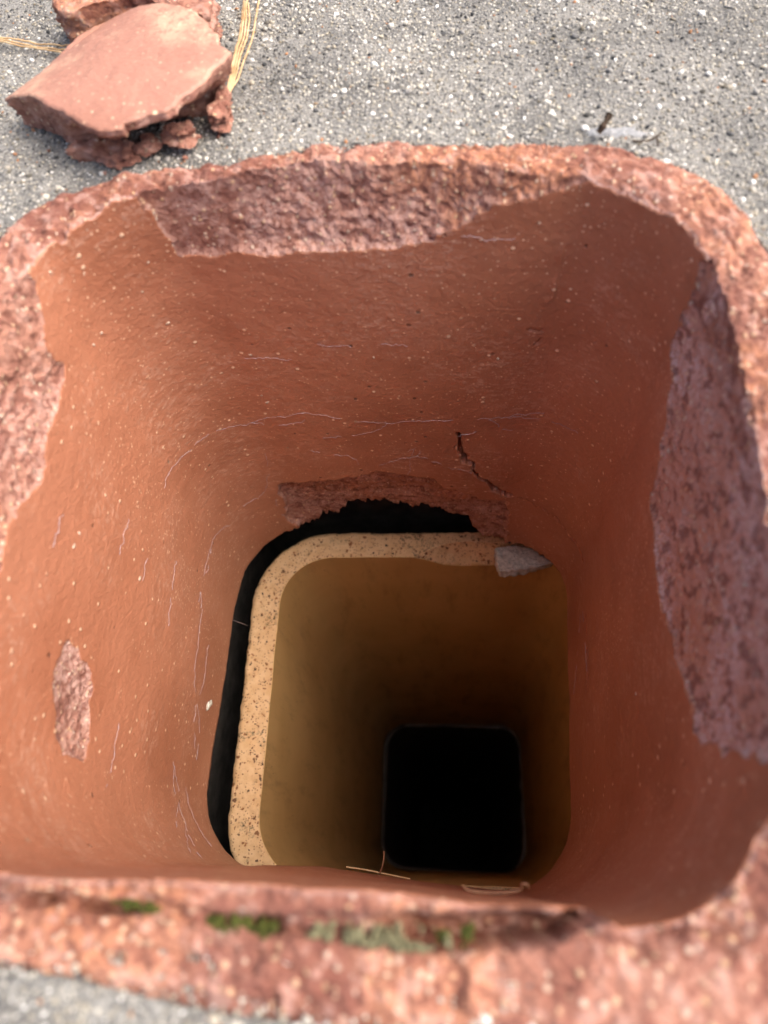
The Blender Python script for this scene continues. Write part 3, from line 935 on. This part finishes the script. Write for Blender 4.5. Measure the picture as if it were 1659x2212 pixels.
crumbs = [([-0.0587, 0.1400], .0011, 'tiny orange terracotta crumb right of the upright flake'), ([-0.1268, 0.1374], .0008, 'tiny terracotta crumb left of the large shard on the cement'),
          ([-0.0985, 0.1205], .0008, 'tiny terracotta crumb in front of the thin layered flake'), ([-0.0694, 0.1280], .0012, 'small terracotta crumb in front of the broken shard edge')]
for (xy, r_, lab) in crumbs:
    vv = iv*(1+.3*crng.normal(size=(12, 1)))*r_
    z_ = float(crown_z(np.array([xy[0]]), np.array([xy[1]]))[0])
    o = mesh_obj('clay_crumb', vv + np.array([xy[0], xy[1], z_ + r_*.6]), if_, M['shard'], attrs={'frac': np.full(12, 2.0)})
    tag(o, lab, 'clay crumb')


# ------------------------------------------------------------------ tubes: needles, twigs, silk
def spline(pts, n):
    P = np.asarray(pts, float)
    if len(P) == 2:
        return P[0] + (P[1]-P[0])*np.linspace(0, 1, n)[:, None]
    t = np.linspace(0, len(P)-1, n)
    i = np.minimum(t.astype(int), len(P)-2)
    u = (t-i)[:, None]
    g = lambda k: P[np.clip(k, 0, len(P)-1)]
    p0, p1, p2, p3 = g(i-1), g(i), g(i+1), g(i+2)
    return .5*(2*p1 + (p2-p0)*u + (2*p0-5*p1+4*p2-p3)*u**2 + (3*p1-p0-3*p2+p3)*u**3)


def tube_geo(C, rad, k=6, flat=1.0):
    n = len(C)
    Tn = np.gradient(C, axis=0)
    Tn /= np.linalg.norm(Tn, axis=1)[:, None] + 1e-12
    up = np.tile([0, 0, 1.0], (n, 1))
    up[np.abs(Tn[:, 2]) > .9] = (1, 0, 0)
    A = np.cross(Tn, up)
    A /= np.linalg.norm(A, axis=1)[:, None] + 1e-12
    B = np.cross(A, Tn)
    a = np.linspace(0, 2*math.pi, k, endpoint=False)
    r = np.broadcast_to(np.asarray(rad, float), (n,))
    V = C[:, None] + (A[:, None]*np.cos(a)[None, :, None] + B[:, None]*(flat*np.sin(a))[None, :, None])*r[:, None, None]
    return V.reshape(-1, 3), grid_faces(n, k, wrap_v=True)


needles = [
    ([[-0.0659, 0.2391], [-0.0645, 0.2305], [-0.0631, 0.2166], [-0.0618, 0.1968], [-0.0605, 0.1683]], 'leftmost pine needle of the bundle beside the large shard'),
    ([[-0.0639, 0.2383], [-0.0618, 0.2303], [-0.0596, 0.2164], [-0.0588, 0.1866], [-0.0596, 0.1660]], 'pine needle second from right in the bundle beside the large shard'),
    ([[-0.0581, 0.24], [-0.0575, 0.23], [-0.0566, 0.2095], [-0.0570, 0.1878], [-0.0592, 0.1683]], 'rightmost pine needle of the bundle, bowed away from the large shard'),
    ([[-0.0650, 0.2376], [-0.0634, 0.2304], [-0.0616, 0.2098], [-0.0609, 0.1842], [-0.0604, 0.1689]], 'pine needle second from left in the bundle beside the large shard'),
    ([[-0.0630, 0.2396], [-0.0626, 0.2303], [-0.0606, 0.2137], [-0.0599, 0.183], [-0.0600, 0.1666]], 'middle pine needle of the bundle beside the large shard'),
    ([[-0.175, 0.2142], [-0.1699, 0.2132], [-0.1518, 0.2097], [-0.1360, 0.2060]], 'farthest of three pine needles poking out left of the large shard'),
    ([[-0.175, 0.2127], [-0.1694, 0.2115], [-0.1554, 0.2079], [-0.1345, 0.2010]], 'middle of three pine needles poking out left of the large shard'),
    ([[-0.174, 0.2108], [-0.1689, 0.2098], [-0.1551, 0.2058], [-0.1355, 0.1985]], 'nearest of three pine needles poking out left of the large shard')]
for k, (pts, lab) in enumerate(needles):
    C = spline(pts, 40)
    z = crown_z(C[:, 0], C[:, 1]) + .0012 + .0009*np.sin(np.linspace(0, 3.1, 40)*(1+.2*k)) + .0003*k
    C = np.concatenate([C, z[:, None]], 1)
    rad = .00042*np.clip(np.minimum(np.linspace(.5, 6, 40), np.linspace(7, .5, 40)), .35, 1)
    V, F = tube_geo(C, rad, 6, .8)
    tag(mesh_obj('pine_needle', V, F, M['needle']), lab, 'pine needle', 'pine needles on the cement')

nz = -DEPTH + .004
C = spline([[-0.0201, -0.1048, nz+.002], [-0.0089, -0.1056, nz+.001], [0.0061, -0.1073, nz], [0.0165, -0.1085, nz-.001]], 30)
V, F = tube_geo(C, .00045, 6, .8)
tag(mesh_obj('pine_needle', V, F, M['needle']), 'golden pine needle caught on the lower near edge of the red liner', 'pine needle')
C = spline([[0.0010, -0.0955, nz+.002], [0.0011, -0.1000, nz+.004], [0.0002, -0.1045, nz+.002], [-0.0014, -0.1075, nz]], 24)
V, F = tube_geo(C, .0005, 6)
tag(mesh_obj('leaf_stalk', V, F, M['brown_leaf']), 'short brown curved stalk standing over the dark flue', 'leaf stalk')
C = spline([[0.0408, -0.1065, -.109], [0.0435, -0.1082, -.11], [0.0523, -0.1083, -.11], [0.0602, -0.1070, -.11], [0.0611, -0.1050, -.108], [0.0628, -0.1050, -.108], [0.0641, -0.1063, -.11]], 50)
V, F = tube_geo(C, .0006*np.clip(np.minimum(np.linspace(.2, 5, 50), np.linspace(5, .3, 50)), .2, 1), 6, .35)
tag(mesh_obj('dry_leaf', V, F, M['brown_leaf']), 'curled brown dry leaf strip in the near right corner inside the flue', 'dry leaf')

for pts, zz, r_, lab in (([[0.0810, 0.1335], [0.0830, 0.1352], [0.0842, 0.1374]], (.0, .003, .004), .0011, 'stubby dark bit of bark on the far rim by the pale smear'),
                         ([[0.0930, 0.1316], [0.0987, 0.1337], [0.1041, 0.1388]], (-.002, -.0035, -.0045), .0003, 'thin dark twig slanting across the cement by the far right corner'),
                         ([[0.1010, 0.1275], [0.1017, 0.1339]], (-.001, -.0025), .0003, 'short hair-thin dark stem at the far right corner')):
    C = spline([[a[0], a[1], z] for a, z in zip(pts, zz)], 20)
    V, F = tube_geo(C, r_*(1+.25*crng.normal(size=20)), 6)
    tag(mesh_obj('twig', V, F, M['twig']), lab, 'twig')

# cobweb threads lying on the liner's inner face
WEB = [[[0.5431, -0.1363], [0.5379, -0.136], [0.5265, -0.1405], [0.5151, -0.1432], [0.5068, -0.1436], [0.4958, -0.146], [0.4797, -0.1493], [0.4642, -0.1435], [0.4455, -0.1402], [0.4248, -0.1454], [0.4027, -0.1477], [0.3828, -0.1441], [0.3634, -0.1434], [0.3398, -0.1397], [0.3218, -0.1336]], [[0.4779, -0.1798], [0.4794, -0.1958], [0.4841, -0.2143], [0.4916, -0.2249], [0.5058, -0.2249], [0.5103, -0.225]], [[0.4492, -0.1782], [0.4342, -0.1817], [0.4261, -0.184], [0.4217, -0.1976], [0.421, -0.205]], [[0.3906, -0.1744], [0.3924, -0.1883], [0.3945, -0.2052]], [[0.4109, -0.1923], [0.4039, -0.1888], [0.3909, -0.182], [0.3785, -0.1875], [0.3657, -0.195], [0.357, -0.1979]], [[0.5776, -0.2205], [0.5646, -0.2152], [0.55, -0.2205], [0.5371, -0.2174], [0.526, -0.2233], [0.514, -0.2345]], [[0.6572, -0.2579], [0.6374, -0.2506], [0.6132, -0.227], [0.5768, -0.2227]], [[0.3653, -0.1577], [0.3502, -0.1534], [0.3364, -0.1512]], [[0.7005, -0.2134], [0.6793, -0.2348], [0.6645, -0.2198]], [[0.6967, -0.2335], [0.7129, -0.2107]], [[0.2371, -0.2386], [0.2161, -0.2529], [0.1973, -0.2668]], [[0.4305, -0.0845], [0.4156, -0.0855], [0.4007, -0.0837], [0.3902, -0.0842]], [[0.4675, -0.0935], [0.4563, -0.0939], [0.4456, -0.0958]], [[0.3398, -0.1405], [0.321, -0.1394], [0.3034, -0.1365]], [[0.6565, -0.144], [0.6737, -0.1459], [0.6837, -0.1408]], [[0.6102, -0.057], [0.6008, -0.0571], [0.5928, -0.0579]], [[0.5737, -0.1086], [0.5878, -0.1075], [0.592, -0.108]], [[0.6629, -0.2195], [0.6718, -0.2246], [0.6864, -0.233], [0.6986, -0.2338], [0.7188, -0.2187]], [[0.6721, -0.2457], [0.6817, -0.2503], [0.6927, -0.258], [0.7069, -0.2609]], [[0.5931, -0.2431], [0.6043, -0.2443], [0.6174, -0.2457], [0.6314, -0.2398], [0.6518, -0.2514]], [[0.5423, -0.2159], [0.5629, -0.2152], [0.5826, -0.2146]], [[0.5676, -0.1701], [0.5907, -0.1729], [0.6023, -0.1762]], [[0.5822, -0.1353], [0.603, -0.1333]], [[0.2372, -0.2296], [0.2199, -0.2261], [0.2005, -0.2239]], [[0.4027, -0.1477], [0.408, -0.1536], [0.4241, -0.1612], [0.44, -0.164]], [[0.3508, -0.143], [0.345, -0.1494], [0.3653, -0.1577]], [[0.4788, -0.1495], [0.4637, -0.1509], [0.4475, -0.1461]], [[0.4782, -0.2211], [0.4832, -0.2414], [0.4827, -0.2588]], [[0.3874, -0.1818], [0.3885, -0.1719], [0.394, -0.1769]], [[0.3669, -0.0243], [0.3566, -0.0251], [0.3481, -0.0258]]]
wV, wF, off_ = [], [], 0
wr = np.random.default_rng(31)
for line in WEB:
    Q = spline(line, 14*len(line))
    Q = Q + np.stack([.0009*fbm(Q[:, 0]*260, Q[:, 1]*260, octv=4, seed=91, gain=.65), .0011*fbm(Q[:, 0]*260, Q[:, 1]*260, octv=4, seed=92, gain=.65)], -1)
    C = np.array([wall_pt(a, b, .0004) for a, b in Q])
    rad = .00008*(1 + .6*wr.random(len(C)))*np.where(wr.random(len(C)) < .15, 1.8, 1)
    on = vnoise(Q[:, 0]*150, Q[:, 1]*150, seed=95) > -.38
    k0 = 0
    while k0 < len(C):
        k1 = k0
        while k1 < len(C) and on[k1]:
            k1 += 1
        if k1-k0 >= 4:
            V, F = tube_geo(C[k0:k1], rad[k0:k1], 4)
            wV.append(V)
            wF.append(F + off_)
            off_ += len(V)
        k0 = k1 + 1
for a, b in (((-.1119, .0393, -.2870), (-.1099, .0450, -.3170)),):
    V, F = tube_geo(spline([a, b], 8), .0002, 4)
    wV.append(V)
    wF.append(F + off_)
    off_ += len(V)
web = mesh_obj('cobweb', np.concatenate(wV), np.concatenate(wF), M['web'])
tag(web, 'fine pale cobweb threads clinging to the inner wall of the red liner', 'cobweb', kind='stuff')

# grey mortar lump on the buff rim
ML = [[0.0671, 0.1072], [0.0681, 0.1122], [0.0822, 0.1138], [0.0941, 0.1112], [0.1077, 0.1015], [0.0991, 0.0983], [0.0852, 0.0948], [0.0749, 0.0926], [0.0697, 0.0931], [0.0674, 0.1006]]
lump = slab('mortar_lump', ML, ZB+.0042, ZB-.004, M['mortar'], lambda th: .0002+0*th, 171, na=140, nrad=26, nside=14, jag=.0012, skin=False, top_noise=.0009)
tag(lump, 'grey mortar lump stuck on the far right corner of the buff liner', 'mortar lump')

# grey plug of dirt stuck at the left lower edge of the red liner
q = wall_pt(.6259, -.2600, .001)
vv = np.concatenate([iv*(1+.3*crng.normal(size=(12, 1)))*np.array([.0012, .0030, .0010])*k for k in (1, .8)]) + np.repeat(np.array([[0, 0, 0], [0, .002, -.003]]), 12, 0)
dirt = mesh_obj('dirt_clot', vv + q, np.concatenate([if_, if_+12]), M['mortar'])
tag(dirt, 'small grey clot of dirt on the lower left edge of the red liner', 'dirt clot')


# ------------------------------------------------------------------ moss and lichen in the split of the near rim
def moss(line, width, n, mat, lab, seed, rmin=.0003, rmax=.0008, h=.0015, zoff=-.0048):
    r_ = np.random.default_rng(seed)
    C = spline(line, 200)
    i = r_.integers(0, 200, n)
    tw = np.sin(np.pi*i/199)**.5
    xy = C[i] + r_.normal(size=(n, 2))*np.array([.0012, width])*tw[:, None]
    cl = vnoise(xy[:, 0]*700, xy[:, 1]*700, seed=seed)
    kp = vnoise(xy[:, 0]*330, xy[:, 1]*330, seed=seed+5) > -.45
    xy, cl = xy[kp], cl[kp]
    n = len(xy)
    z = zoff + np.abs(r_.normal(size=n))*h*(.6+.5*cl)
    R = r_.uniform(rmin, rmax, n)
    o = stones('moss_tuft', np.stack([xy[:, 0], xy[:, 1], z], -1), R, (np.ones(n), np.ones(n)), mat, squash=1.0, seed=seed, attrs=False, jit=.35)
    tag(o, lab, 'moss', kind='stuff')
    return o


moss([[-0.0364, -0.1129], [-0.0320, -0.1133], [-0.0275, -0.1140]], .0006, 160, M['moss_green'], 'small green moss tuft leftmost in the split near rim', 201)
moss([[-0.0159, -0.1150], [-0.0080, -0.1155], [-0.0017, -0.1157]], .0008, 380, M['moss_green'], 'bright green moss tuft in the middle of the split near rim', 202)
moss([[0.0060, -0.1156], [0.0228, -0.1160], [0.0350, -0.1152]], .0011, 700, M['moss_grey'], 'pale grey green lichen filling the split near rim right of the moss', 203)
moss([[0.0345, -0.1148], [0.0391, -0.1139]], .0008, 150, M['moss_green'], 'yellow green moss tuft at the right end of the lichen', 204)

print('grains', N_GRAIN, 'tris', sum(len(o.data.polygons) for o in bpy.data.objects if o.type == 'MESH'))
